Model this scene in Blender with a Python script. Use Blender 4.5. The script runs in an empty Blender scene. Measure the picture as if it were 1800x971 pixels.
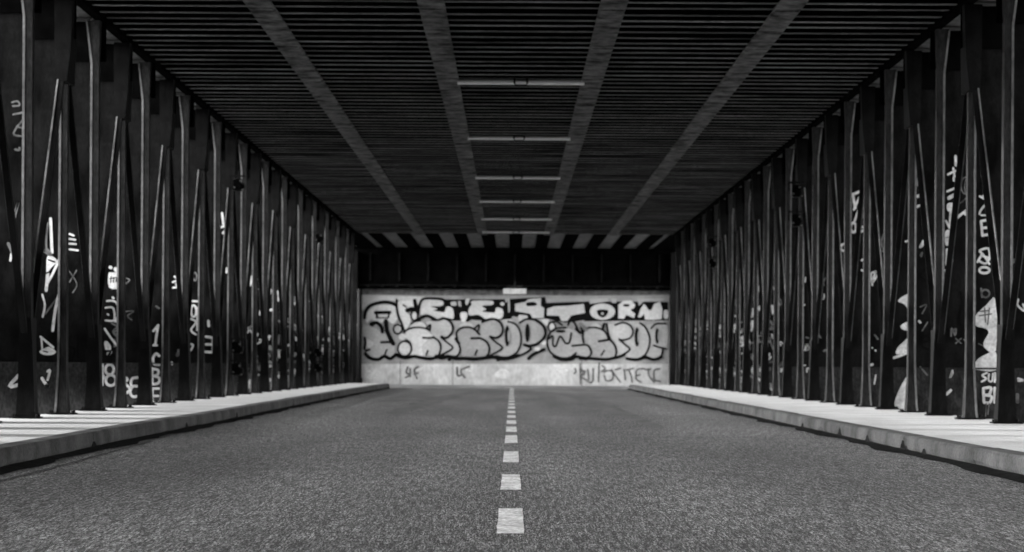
import bpy, math, random
from mathutils import Vector
from mathutils.geometry import tessellate_polygon
R = math.radians
rnd = random.Random(7)
scene = bpy.context.scene
COL = scene.collection

# ------------------------------------------------------------------ camera, sky, sun, exposure
ROLL = 0.35
EYE = 0.70
FPX = 4250.0                      # focal length in photo pixels (photo is 1800 wide)
cd = bpy.data.cameras.new('camera'); cam = bpy.data.objects.new('camera', cd); COL.objects.link(cam)
cd.sensor_width = 36; cd.lens = FPX / 1800 * 36; cd.shift_y = 156.5 / 1800
cd.clip_start = 0.05; cd.clip_end = 2000
cam.location = (0, 0, EYE); cam.rotation_mode = 'XYZ'
from mathutils import Matrix
cam.matrix_world = Matrix.Translation((0, 0, EYE)) @ Matrix.Rotation(R(90), 4, 'X') @ Matrix.Rotation(R(ROLL), 4, 'Z')
cd.dof.use_dof = True; cd.dof.focus_distance = 13.0; cd.dof.aperture_fstop = 5.0; cd.dof.aperture_blades = 7
scene.camera = cam

SUN_EL, SUN_AZ = 9.3, 270          # low on the left, so it reaches in between the posts under the deck
w = bpy.data.worlds.new('World'); scene.world = w; w.use_nodes = True
nt = w.node_tree; nt.nodes.clear()
sky = nt.nodes.new('ShaderNodeTexSky'); sky.sky_type = 'NISHITA'; sky.sun_disc = False
sky.sun_elevation = R(SUN_EL); sky.sun_rotation = R(SUN_AZ); sky.air_density = 1.0; sky.dust_density = 4.0
bw = nt.nodes.new('ShaderNodeRGBToBW'); bg = nt.nodes.new('ShaderNodeBackground'); out = nt.nodes.new('ShaderNodeOutputWorld')
nt.links.new(sky.outputs[0], bw.inputs[0]); nt.links.new(bw.outputs[0], bg.inputs[0]); nt.links.new(bg.outputs[0], out.inputs[0])
bg.inputs[1].default_value = 0.15
sd = bpy.data.lights.new('sun', 'SUN'); sun = bpy.data.objects.new('sun', sd); COL.objects.link(sun)
sd.energy = 0.7; sd.angle = R(1.0); sd.color = (1, 1, 1)
sun.rotation_euler = (0, R(-(90 - SUN_EL)), R(-3))
sun.location = (-30, 20, 30)
vs = scene.view_settings
vs.view_transform = 'Standard'; vs.look = 'None'; vs.exposure = 3.85; vs.gamma = 1; vs.use_curve_mapping = False

# ------------------------------------------------------------------ materials
def mat(name, lo, hi, scale=6.0, rough=0.8, detail=6, bump=0.0, bscale=40, stretch=(1, 1, 1), spec=0.3, metal=0.0,
        fine=0.0, fscale=150, p0=0.35, p1=0.65, objspace=True):
    m = bpy.data.materials.new(name); m.use_nodes = True
    t = m.node_tree; b = t.nodes['Principled BSDF']
    tc = t.nodes.new('ShaderNodeTexCoord'); mp = t.nodes.new('ShaderNodeMapping'); mp.inputs['Scale'].default_value = stretch
    if objspace: t.links.new(tc.outputs['Object'], mp.inputs[0])
    else:
        g = t.nodes.new('ShaderNodeNewGeometry'); t.links.new(g.outputs['Position'], mp.inputs[0])
    n = t.nodes.new('ShaderNodeTexNoise'); n.inputs['Scale'].default_value = scale; n.inputs['Detail'].default_value = detail
    n.inputs['Roughness'].default_value = 0.62
    t.links.new(mp.outputs[0], n.inputs[0])
    cr = t.nodes.new('ShaderNodeValToRGB'); cr.color_ramp.elements[0].position = p0; cr.color_ramp.elements[1].position = p1
    cr.color_ramp.elements[0].color = (lo, lo, lo, 1); cr.color_ramp.elements[1].color = (hi, hi, hi, 1)
    t.links.new(n.outputs[0], cr.inputs[0]); last = cr.outputs[0]
    if fine:
        n2 = t.nodes.new('ShaderNodeTexNoise'); n2.inputs['Scale'].default_value = fscale; n2.inputs['Detail'].default_value = 3
        t.links.new(mp.outputs[0], n2.inputs[0])
        mr = t.nodes.new('ShaderNodeMapRange'); mr.inputs[1].default_value = 0.3; mr.inputs[2].default_value = 0.7
        mr.inputs[3].default_value = 1 - fine; mr.inputs[4].default_value = 1 + fine
        t.links.new(n2.outputs[0], mr.inputs[0])
        mx = t.nodes.new('ShaderNodeMix'); mx.data_type = 'RGBA'; mx.blend_type = 'MULTIPLY'; mx.inputs[0].default_value = 1
        t.links.new(last, mx.inputs[6]); t.links.new(mr.outputs[0], mx.inputs[7]); last = mx.outputs[2]
    t.links.new(last, b.inputs['Base Color'])
    b.inputs['Roughness'].default_value = rough; b.inputs['Metallic'].default_value = metal
    b.inputs['Specular IOR Level'].default_value = spec
    if bump:
        nb = t.nodes.new('ShaderNodeTexNoise'); nb.inputs['Scale'].default_value = bscale; nb.inputs['Detail'].default_value = 4
        t.links.new(mp.outputs[0], nb.inputs[0])
        bp = t.nodes.new('ShaderNodeBump'); bp.inputs['Strength'].default_value = bump; bp.inputs['Distance'].default_value = 0.02
        t.links.new(nb.outputs[0], bp.inputs['Height']); t.links.new(bp.outputs[0], b.inputs['Normal'])
    return m

M = {}
M['steel'] = mat('dark_steel_paint', 0.002, 0.009, 5, 0.65, stretch=(1, 1, .35), spec=.06, fine=.3, fscale=60)
M['mast'] = mat('dusty_mast_paint', 0.006, 0.034, 4, 0.7, stretch=(1, 1, .3), spec=.06, fine=.35, fscale=50)
M['edge'] = mat('painted_edge_highlight', 0.07, 0.24, 4, 0.5, spec=.2, stretch=(1, 1, .5), fine=.25, fscale=50)  # light tone that paints highlights along post and brace edges
M['fin'] = mat('dark_web_paint', 0.001, 0.012, 3.2, 0.7, spec=.05, stretch=(1, 1, .5), fine=.35, fscale=40)
M['foot'] = mat('grey_plinth_paint', 0.014, 0.05, 5, 0.8, spec=.08, stretch=(1, 1, .5), fine=.4, fscale=40)
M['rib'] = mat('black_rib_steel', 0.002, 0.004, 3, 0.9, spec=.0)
M['flange'] = mat('dusty_rib_flange', 0.03, 0.26, 1.1, 0.9, spec=.04, stretch=(.4, 3, 1), fine=.3, fscale=25, objspace=False)
M['girder'] = mat('grey_girder_flange', 0.010, 0.15, 3.2, 0.9, spec=.05, fine=.25, fscale=14, objspace=False)
M['soffit'] = mat('pale_soffit', 0.05, 0.15, 3, 0.9, fine=.2, fscale=30)
M['tube'] = mat('white_tube', 0.78, 0.85, 4, 0.35)
M['black'] = mat('black_fitting', 0.004, 0.01, 8, 0.7, spec=.06)
M['paving'] = mat('pale_paving', 0.42, 0.58, 1.4, 0.85, fine=.18, fscale=45, bump=.15, bscale=60)
M['kerb'] = mat('kerb_concrete', 0.03, 0.10, 1.8, 0.9, fine=.35, fscale=55, bump=.5, bscale=30)
M['gutter'] = mat('gutter_dirt_and_shade', 0.006, 0.018, 6, 0.95, bump=.6, bscale=30, spec=.05)  # gutter debris, darkened to include the shade under the kerb
M['tyre'] = mat('rubbered_asphalt', 0.06, 0.15, 3, 0.8, stretch=(1, .3, 1), fine=.5, fscale=60)
M['tar'] = mat('tar_seam', 0.03, 0.16, 20, 0.8)
M['line'] = mat('road_paint', 0.50, 0.85, 16, 0.7, fine=.35, fscale=90, stretch=(.6, .3, 1))
M['concrete'] = mat('abutment_concrete', 0.22, 0.44, .8, 0.9, fine=.2, fscale=25)
M['whiteband'] = mat('whitewashed_plinth', 0.44, 0.74, 1.0, 0.9, stretch=(1, 1, .6), fine=.15, fscale=9)
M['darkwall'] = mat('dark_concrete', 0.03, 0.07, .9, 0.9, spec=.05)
M['earth'] = mat('outside_ground', 0.25, 0.36, .6, 0.95)
M['ink'] = mat('black_spray_paint', 0.004, 0.008, 4, 0.8, spec=.03)
M['inkgrey'] = mat('faded_spray_and_shade', 0.07, 0.2, 5, 0.8)
M['white'] = mat('white_spray_paint', 0.55, 0.85, 7, 0.7, fine=.2, fscale=30)
M['bolt'] = mat('dull_bolt_metal', .05, .14, 9, .5)
M['dim'] = mat('thin_white_spray_paint', 0.06, 0.22, 7, 0.7)
for k, v in (('g20', .20), ('g25', .27), ('g28', .32), ('g33', .38), ('g42', .42), ('g50', .50), ('g60', .55)):
    M[k] = mat('grey_spray_paint_' + {'g20': 'dark', 'g25': 'slate', 'g28': 'mid', 'g33': 'soft', 'g42': 'pale', 'g50': 'light', 'g60': 'bright'}[k],
               v * .95, min(.8, v * 1.35), .9, 0.8, fine=.12, fscale=12)

# asphalt: coarse aggregate, worn lanes, curved tyre marks
def asphalt():
    m = bpy.data.materials.new('asphalt'); m.use_nodes = True
    t = m.node_tree; b = t.nodes['Principled BSDF']; L = t.links.new
    g = t.nodes.new('ShaderNodeNewGeometry')
    def noise(scale, detail, stretch=(1, 1, 1), rough=.6):
        mp = t.nodes.new('ShaderNodeMapping'); mp.inputs['Scale'].default_value = stretch; L(g.outputs['Position'], mp.inputs[0])
        n = t.nodes.new('ShaderNodeTexNoise'); n.inputs['Scale'].default_value = scale; n.inputs['Detail'].default_value = detail
        n.inputs['Roughness'].default_value = rough; L(mp.outputs[0], n.inputs[0]); return n.outputs[0]
    def rng(src, a, c, lo, hi):
        r = t.nodes.new('ShaderNodeMapRange'); r.inputs[1].default_value = a; r.inputs[2].default_value = c
        r.inputs[3].default_value = lo; r.inputs[4].default_value = hi; L(src, r.inputs[0]); return r.outputs[0]
    def mul(a, c):
        r = t.nodes.new('ShaderNodeMath'); r.operation = 'MULTIPLY'; L(a, r.inputs[0]); L(c, r.inputs[1]); return r.outputs[0]
    grain = rng(noise(150, 3, (1, .08, 1), .95), .47, .59, .0, .50)
    mid = rng(noise(9, 4, (1, .3, 1)), .3, .7, .82, 1.2)
    big = rng(noise(.55, 4, (1, .16, 1)), .35, .65, .6, 1.2)
    lane = rng(noise(1.5, 2, (1, .02, 1)), .35, .65, .88, 1.12)
    sp = rng(noise(48, 3, (1, .05, 1), .9), .42, .6, .3, 1.5)
    v = mul(mul(mul(mul(grain, mid), big), lane), sp)
    L(v, b.inputs['Base Color'])
    b.inputs['Roughness'].default_value = .8; b.inputs['Specular IOR Level'].default_value = .35
    bp = t.nodes.new('ShaderNodeBump'); bp.inputs['Strength'].default_value = .12; bp.inputs['Distance'].default_value = .003
    L(noise(210, 2, (1, .075, 1)), bp.inputs['Height']); L(bp.outputs[0], b.inputs['Normal'])
    return m
M['asphalt'] = asphalt()

# ------------------------------------------------------------------ mesh helpers
class MB:
    def __init__(s): s.v = []; s.f = []; s.m = []
    def box(s, x0, x1, y0, y1, z0, z1, mi=0):
        if x0 > x1: x0, x1 = x1, x0
        s.hexa([(x0, y0, z0), (x1, y0, z0), (x1, y1, z0), (x0, y1, z0)], [(x0, y0, z1), (x1, y0, z1), (x1, y1, z1), (x0, y1, z1)], mi)
    def hexa(s, a, b, mi=0):
        i = len(s.v); s.v += list(a) + list(b)
        for f in ((3, 2, 1, 0), (4, 5, 6, 7), (0, 1, 5, 4), (1, 2, 6, 5), (2, 3, 7, 6), (3, 0, 4, 7)):
            s.f.append(tuple(i + k for k in f)); s.m.append(mi)
    def loft(s, secs, mi=0):
        """secs: list of rectangular sections (cx, cy, z, hx, hy)"""
        i = len(s.v)
        for cx, cy, z, hx, hy in secs:
            s.v += [(cx - hx, cy - hy, z), (cx + hx, cy - hy, z), (cx + hx, cy + hy, z), (cx - hx, cy + hy, z)]
        n = len(secs)
        s.f.append((i + 3, i + 2, i + 1, i)); s.m.append(mi)
        for k in range(n - 1):
            for a in range(4):
                b = (a + 1) % 4
                s.f.append((i + 4 * k + a, i + 4 * k + b, i + 4 * k + 4 + b, i + 4 * k + 4 + a)); s.m.append(mi)
        j = i + 4 * (n - 1); s.f.append((j, j + 1, j + 2, j + 3)); s.m.append(mi)
    def cyl(s, p, q, r, n=10, mi=0):
        p = Vector(p); q = Vector(q); d = (q - p).normalized(); a = d.orthogonal().normalized(); b = d.cross(a)
        i = len(s.v)
        for c in (p, q):
            for k in range(n):
                t = 2 * math.pi * k / n; s.v.append(tuple(c + (a * math.cos(t) + b * math.sin(t)) * r))
        for k in range(n):
            l = (k + 1) % n; s.f.append((i + k, i + l, i + n + l, i + n + k)); s.m.append(mi)
        s.f.append(tuple(i + k for k in range(n))[::-1]); s.m.append(mi)
        s.f.append(tuple(i + n + k for k in range(n))); s.m.append(mi)
    def poly(s, pts, mi=0):
        i = len(s.v); s.v += [tuple(p) for p in pts]
        for tri in tessellate_polygon([[Vector(p) for p in pts]]):
            s.f.append(tuple(i + k for k in tri)); s.m.append(mi)
    def mesh(s, name, mats):
        me = bpy.data.meshes.new(name); me.from_pydata(s.v, [], s.f)
        for m in (mats if isinstance(mats, (list, tuple)) else [mats]): me.materials.append(m)
        for p, mi in zip(me.polygons, s.m): p.material_index = mi
        me.update(); return me
    def build(s, name, mats, parent=None, bevel=0):
        o = bpy.data.objects.new(name, s.mesh(name, mats)); COL.objects.link(o)
        if parent is not None: o.parent = parent
        if bevel:
            b = o.modifiers.new('bevel', 'BEVEL'); b.width = bevel; b.segments = 2; b.limit_method = 'ANGLE'
        return o
def tag(o, label=None, cat=None, group=None, kind=None):
    if label: o['label'] = label
    if cat: o['category'] = cat
    if group: o['group'] = group
    if kind: o['kind'] = kind
    return o
def empty(name, loc, *a, **k):
    o = bpy.data.objects.new(name, None); COL.objects.link(o); o.location = loc; o.empty_display_size = .2
    return tag(o, *a, **k)
def link(name, me, parent, loc=(0, 0, 0)):
    o = bpy.data.objects.new(name, me); COL.objects.link(o); o.parent = parent; o.location = loc; return o
_r = R(ROLL)
def px(x, y, Z):
    """point of the vertical plane y=Z that the photo pixel (x, y) shows"""
    dx, dy = x - 900, y - 642
    return ((dx + _r * dy) * Z / FPX, EYE - (dy - _r * dx) * Z / FPX)
def smooth(pts, closed=False, k=5):
    n = len(pts); res = []
    rngi = range(n) if closed else range(n - 1)
    for i in rngi:
        if closed: p0, p1, p2, p3 = pts[i - 1], pts[i], pts[(i + 1) % n], pts[(i + 2) % n]
        else: p0, p1, p2, p3 = pts[max(i - 1, 0)], pts[i], pts[i + 1], pts[min(i + 2, n - 1)]
        for j in range(k):
            t = j / k
            res.append(tuple(.5 * (2 * p1[a] + (p2[a] - p0[a]) * t + (2 * p0[a] - 5 * p1[a] + 4 * p2[a] - p3[a]) * t * t
                              + (3 * p1[a] - p0[a] - 3 * p2[a] + p3[a]) * t ** 3) for a in (0, 1)))
    if not closed: res.append(tuple(pts[-1]))
    return res
def stroke(mb, pts, wd, y, mi=0):
    """ribbon of paint with rounded ends in the plane y"""
    n = len(pts); L = []; Rr = []
    for i in range(n):
        a = pts[max(i - 1, 0)]; b = pts[min(i + 1, n - 1)]
        dx, dz = b[0] - a[0], b[1] - a[1]; l = math.hypot(dx, dz) or 1e-6
        nx, nz = -dz / l * wd / 2, dx / l * wd / 2
        L.append((pts[i][0] + nx, y, pts[i][1] + nz)); Rr.append((pts[i][0] - nx, y, pts[i][1] - nz))
    i0 = len(mb.v); mb.v += L + Rr
    for i in range(n - 1):
        mb.f.append((i0 + i, i0 + i + 1, i0 + n + i + 1, i0 + n + i)); mb.m.append(mi)
    for e, s_ in ((0, -1), (n - 1, 1)):
        c = pts[e]; o = pts[1] if e == 0 else pts[-2]
        ang = math.atan2(c[1] - o[1], c[0] - o[0])
        ii = len(mb.v)
        for k in range(7):
            t = ang - math.pi / 2 + math.pi * k / 6
            mb.v.append((c[0] + math.cos(t) * wd / 2, y + .0003 * s_, c[1] + math.sin(t) * wd / 2))
        mb.f.append(tuple(range(ii, ii + 7))); mb.m.append(mi)
def ell(cx, cy, rx, ry, n=20, a0=0):
    return [(cx + rx * math.cos(a0 + 2 * math.pi * k / n), cy + ry * math.sin(a0 + 2 * math.pi * k / n)) for k in range(n)]

# ------------------------------------------------------------------ ground, road, pavements
XL, XR, CX = -4.85, 5.0, 0.08
SW = 0.14                          # pavement height
mb = MB(); mb.v = [(-160, -120, -.03), (160, -120, -.03), (160, 240, -.03), (-160, 240, -.03)]; mb.f = [(0, 1, 2, 3)]; mb.m = [0]
tag(mb.build('ground', M['earth']), kind='structure')
mb = MB(); mb.v = [(-3.9, -60, 0), (3.9, -60, 0), (3.9, 78, 0), (-3.9, 78, 0)]; mb.f = [(0, 1, 2, 3)]; mb.m = [0]
mb.v += [(-40, 71.5, -.004), (40, 71.5, -.004), (40, 84.1, -.004), (-40, 84.1, -.004)]; mb.f.append((4, 5, 6, 7)); mb.m.append(0)
tag(mb.build('road', M['asphalt']), kind='structure')

near = [6.4, 10.0, 13.5, 17.3, 21.6, 25.2, 28.6, 31.9, 35.1, 38.6]; far = [8.2, 11.76, 15.4, 19.5, 24.0, 27.3, 30.5, 33.5, 36.8, 40.7]
a = 42.0
while a < 71: near.append(a); far.append(a + 1.8); a += 3.5
a = 3.0
while a > -30: near.append(a); far.append(a + 1.8); a -= 3.5
dash_i = 0
for i, (a, b) in enumerate(sorted(zip(near, far))):
    mb = MB(); n = 8
    # slightly worn, uneven edges
    pts = []
    for k in range(n + 1): pts.append((-.0600 + rnd.uniform(-.0022, .0022), a + (b - a) * k / n, .004))
    for k in range(n + 1): pts.append((.0550 + rnd.uniform(-.0022, .0022), b - (b - a) * k / n, .004))
    mb.v = pts; mb.f = [(k, 2 * n + 1 - k, 2 * n - k, k + 1)[::-1] for k in range(n)]; mb.m = [0] * n
    mb.f = [(k, 2 * n + 1 - k, 2 * n - k, k + 1) for k in range(n)]
    tag(mb.build('road_marking', M['line']), kind='structure')

kerbL = [(-60, -3.24), (0, -3.24), (15, -3.27), (21, -3.38), (28.5, -3.42), (40, -3.52), (55, -3.6), (68, -3.6), (71.5, -3.62)]
kerbR = [(-60, 3.2), (0, 3.2), (14.5, 3.22), (26.5, 3.26), (38, 3.3), (50, 3.36), (63, 3.42), (71.5, 3.46)]
def interp(tab, y):
    for (a, xa), (b, xb) in zip(tab, tab[1:]):
        if a <= y <= b:
            t = (y - a) / (b - a); return xa + (xb - xa) * t
    return tab[-1][1]
def pavement(side, tab, name):
    s = side; ys = [-60 + 2 * i for i in range(66)] + [71.5]
    mb = MB(); n = len(ys); outer = s * 9.5
    for y in ys: mb.v.append((interp(tab, y) + s * .16, y, SW - .004))
    for y in ys: mb.v.append((outer, y, SW - .004))
    for k in range(n - 1):
        f = (k, k + 1, n + k + 1, n + k); mb.f.append(f if s < 0 else f[::-1]); mb.m.append(0)
    # end wall of the pavement
    i = len(mb.v); x0 = interp(tab, 71.5) + s * .16
    mb.v += [(x0, 71.5, SW - .004), (outer, 71.5, SW - .004), (outer, 71.5, -.05), (x0, 71.5, -.05)]; mb.f.append((i, i + 1, i + 2, i + 3)); mb.m.append(0)
    i = len(mb.v)
    mb.v += [(outer, -60, SW - .004), (outer, 71.5, SW - .004), (outer, 71.5, -.05), (outer, -60, -.05)]; mb.f.append((i, i + 1, i + 2, i + 3)); mb.m.append(0)
    tag(mb.build(name, M['paving']), kind='structure')
pavement(-1, kerbL, 'pavement_left'); pavement(1, kerbR, 'pavement_right')

def kerb(side, tab, joints, name):
    s = side; mb = MB(); js = sorted(joints)
    for a, b in zip(js, js[1:]):
        dz = rnd.uniform(-.004, .004); g = .004 + rnd.random() * .006
        n = max(2, int((b - a) / .35)); chips = [rnd.uniform(0, .02) for _ in range(n + 1)]
        c0 = rnd.choice((.0, .01, .03)); c1 = rnd.choice((.0, .01, .02))
        i = len(mb.v)
        for k in range(n + 1):
            y = a + g + (b - a - 2 * g) * k / n
            x = interp(tab, y); under = chips[k]
            if k == 0: under += c0
            if k == n: under += c1
            # profile: foot (chipped), face, rounded nose, top, back
            mb.v += [(x + s * (.03 + under * .8), y, -.02), (x + s * (.004 + under * .5), y, .012 + under * .5), (x, y, .03 + under), (x + s * .004, y, SW - .02 + dz),
                     (x + s * .018, y, SW + dz), (x + s * .17, y, SW + dz), (x + s * .17, y, -.02)]
        P = 7
        for k in range(n):
            for q in range(P - 1):
                f = (i + k * P + q, i + (k + 1) * P + q, i + (k + 1) * P + q + 1, i + k * P + q + 1)
                mb.f.append(f if s > 0 else f[::-1]); mb.m.append(0)
        mb.f.append(tuple(i + q for q in range(P))); mb.m.append(0)
        mb.f.append(tuple(i + n * P + q for q in range(P))); mb.m.append(0)
    tag(mb.build(name, M['kerb']), kind='structure')
jl = [-60, -50, -40, -30, -20, -10, 0, 5, 10, 15.2, 19.4, 22.4, 25.3, 27.8, 30.2] + [33 + 3.0 * i for i in range(13)] + [71.4]
jr = [-60, -50, -40, -30, -20, -10, 0, 5, 10, 12.8, 14.9, 16.9, 18.95, 20.0, 22.05, 23.95, 25.4, 27.1] + [29 + 2.0 * i for i in range(21)] + [71.4]
kerb(-1, kerbL, jl, 'kerb_left'); kerb(1, kerbR, jr, 'kerb_right')
# triangular breaks at the joints, filled with dark dirt, and gutter dirt with the kerb's shade painted into its colour
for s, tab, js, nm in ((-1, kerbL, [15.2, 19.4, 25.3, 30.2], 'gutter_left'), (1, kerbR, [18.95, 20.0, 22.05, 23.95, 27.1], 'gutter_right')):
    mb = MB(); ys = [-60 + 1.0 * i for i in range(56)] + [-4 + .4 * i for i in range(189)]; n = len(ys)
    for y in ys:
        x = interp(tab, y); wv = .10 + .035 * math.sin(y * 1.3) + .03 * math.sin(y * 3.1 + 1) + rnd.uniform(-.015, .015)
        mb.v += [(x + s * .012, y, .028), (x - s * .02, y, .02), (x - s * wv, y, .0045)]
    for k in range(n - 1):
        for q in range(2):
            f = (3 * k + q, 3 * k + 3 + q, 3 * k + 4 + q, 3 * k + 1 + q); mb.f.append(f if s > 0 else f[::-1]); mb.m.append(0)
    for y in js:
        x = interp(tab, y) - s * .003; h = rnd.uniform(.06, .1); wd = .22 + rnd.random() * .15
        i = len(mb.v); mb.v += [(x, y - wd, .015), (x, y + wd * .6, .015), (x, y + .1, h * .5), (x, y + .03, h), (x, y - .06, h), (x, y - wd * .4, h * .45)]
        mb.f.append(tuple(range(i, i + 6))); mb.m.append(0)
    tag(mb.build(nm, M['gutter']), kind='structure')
mb = MB()
pl = [(13, -2.98), (14.5, -3.0), (16, -3.03), (17.5, -3.08), (19.5, -3.14), (21.5, -3.2)]
i = 0
for y, x in pl: mb.v += [(x - .012, y, .006), (x + .018, y, .006)]
for k in range(len(pl) - 1): mb.f.append((2 * k, 2 * k + 1, 2 * k + 3, 2 * k + 2)); mb.m.append(0)
tag(mb.build('road_joint', M['foot'] if False else M['kerb']), kind='structure')

for (Ya, x0, x1) in ((33.9, -2.2, 3.0), (23.6, .5, 3.1)):
    mb = MB(); n = 30
    for k in range(n + 1):
        x = x0 + (x1 - x0) * k / n; yo = .12 * math.sin(k * .7) + rnd.uniform(-.04, .04); wv = .05 + rnd.random() * .08
        mb.v += [(x, Ya + yo - wv, .003), (x, Ya + yo + wv, .003)]
    for k in range(n): mb.f.append((2 * k, 2 * k + 2, 2 * k + 3, 2 * k + 1)); mb.m.append(0)
    tag(mb.build('tar_seam', M['tar']), kind='structure')

for pts_, wd in (([(64, .75), (60, 1.15), (54, 1.4), (47, 1.52), (40, 1.6), (33, 1.62), (27, 1.7)], .42), ([(62, -.9), (55, -1.3), (48, -1.5), (41, -1.6), (34, -1.7)], .6)):
    mb = MB(); sp = smooth(pts_, k=8)
    for k, (y, x) in enumerate(sp):
        t = math.sin(math.pi * k / (len(sp) - 1)) ** .5 * wd / 2 * rnd.uniform(.8, 1.1)
        mb.v += [(x - t, y, .0022), (x + t, y, .0022)]
    for k in range(len(sp) - 1): mb.f.append((2 * k, 2 * k + 1, 2 * k + 3, 2 * k + 2)); mb.m.append(0)
    tag(mb.build('tyre_mark', M['tyre']), kind='structure')

# ------------------------------------------------------------------ the bridge deck overhead
ZC = EYE + 4.02
D0, D1 = -40.0, 74.3
deck = empty('bridge_deck', (0, 0, ZC), 'long dark steel deck with close cross ribs and four grey lengthwise girders over the road', 'bridge deck')
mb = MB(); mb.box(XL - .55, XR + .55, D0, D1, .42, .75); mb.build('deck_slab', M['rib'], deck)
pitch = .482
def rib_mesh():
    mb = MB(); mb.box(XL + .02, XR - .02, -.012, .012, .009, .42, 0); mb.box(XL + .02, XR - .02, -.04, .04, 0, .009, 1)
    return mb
rm = rib_mesh().mesh('rib', [M['rib'], M['flange']])
y = 74.0; cnt = 0; rest = MB()
while y > D0 + .1:
    yy = y + rnd.uniform(-.012, .012)
    if cnt < 99:
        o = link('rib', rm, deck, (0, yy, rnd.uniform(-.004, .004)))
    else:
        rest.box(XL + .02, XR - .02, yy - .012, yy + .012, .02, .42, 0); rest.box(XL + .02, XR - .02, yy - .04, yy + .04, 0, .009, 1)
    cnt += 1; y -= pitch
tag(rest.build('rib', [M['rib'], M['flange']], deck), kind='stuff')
for x in (-2.84, -.92, 1.10, 3.06):
    mb = MB(); mb.box(x - .15, x + .15, D0, D1, -.03, -.006); mb.box(x - .012, x + .012, D0, D1, -.006, .41)
    for k in range(22):                                    # splice plates
        yy = 4 + k * 3.3
        mb.box(x - .13, x + .13, yy, yy + .7, -.042, -.031)
    mb.build('girder', M['girder'], deck)
for s, X in ((-1, XL), (1, XR)):
    mb = MB(); mb.box(X - s * .1, X + s * .012, D0, D1, -.05, .40); mb.build('edge_angle', M['rib'], deck)
    mb = MB(); mb.box(X + s * .49, X + s * .62, D0, D1, -.06, 1.1); mb.build('parapet', M['darkwall'], deck)

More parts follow.
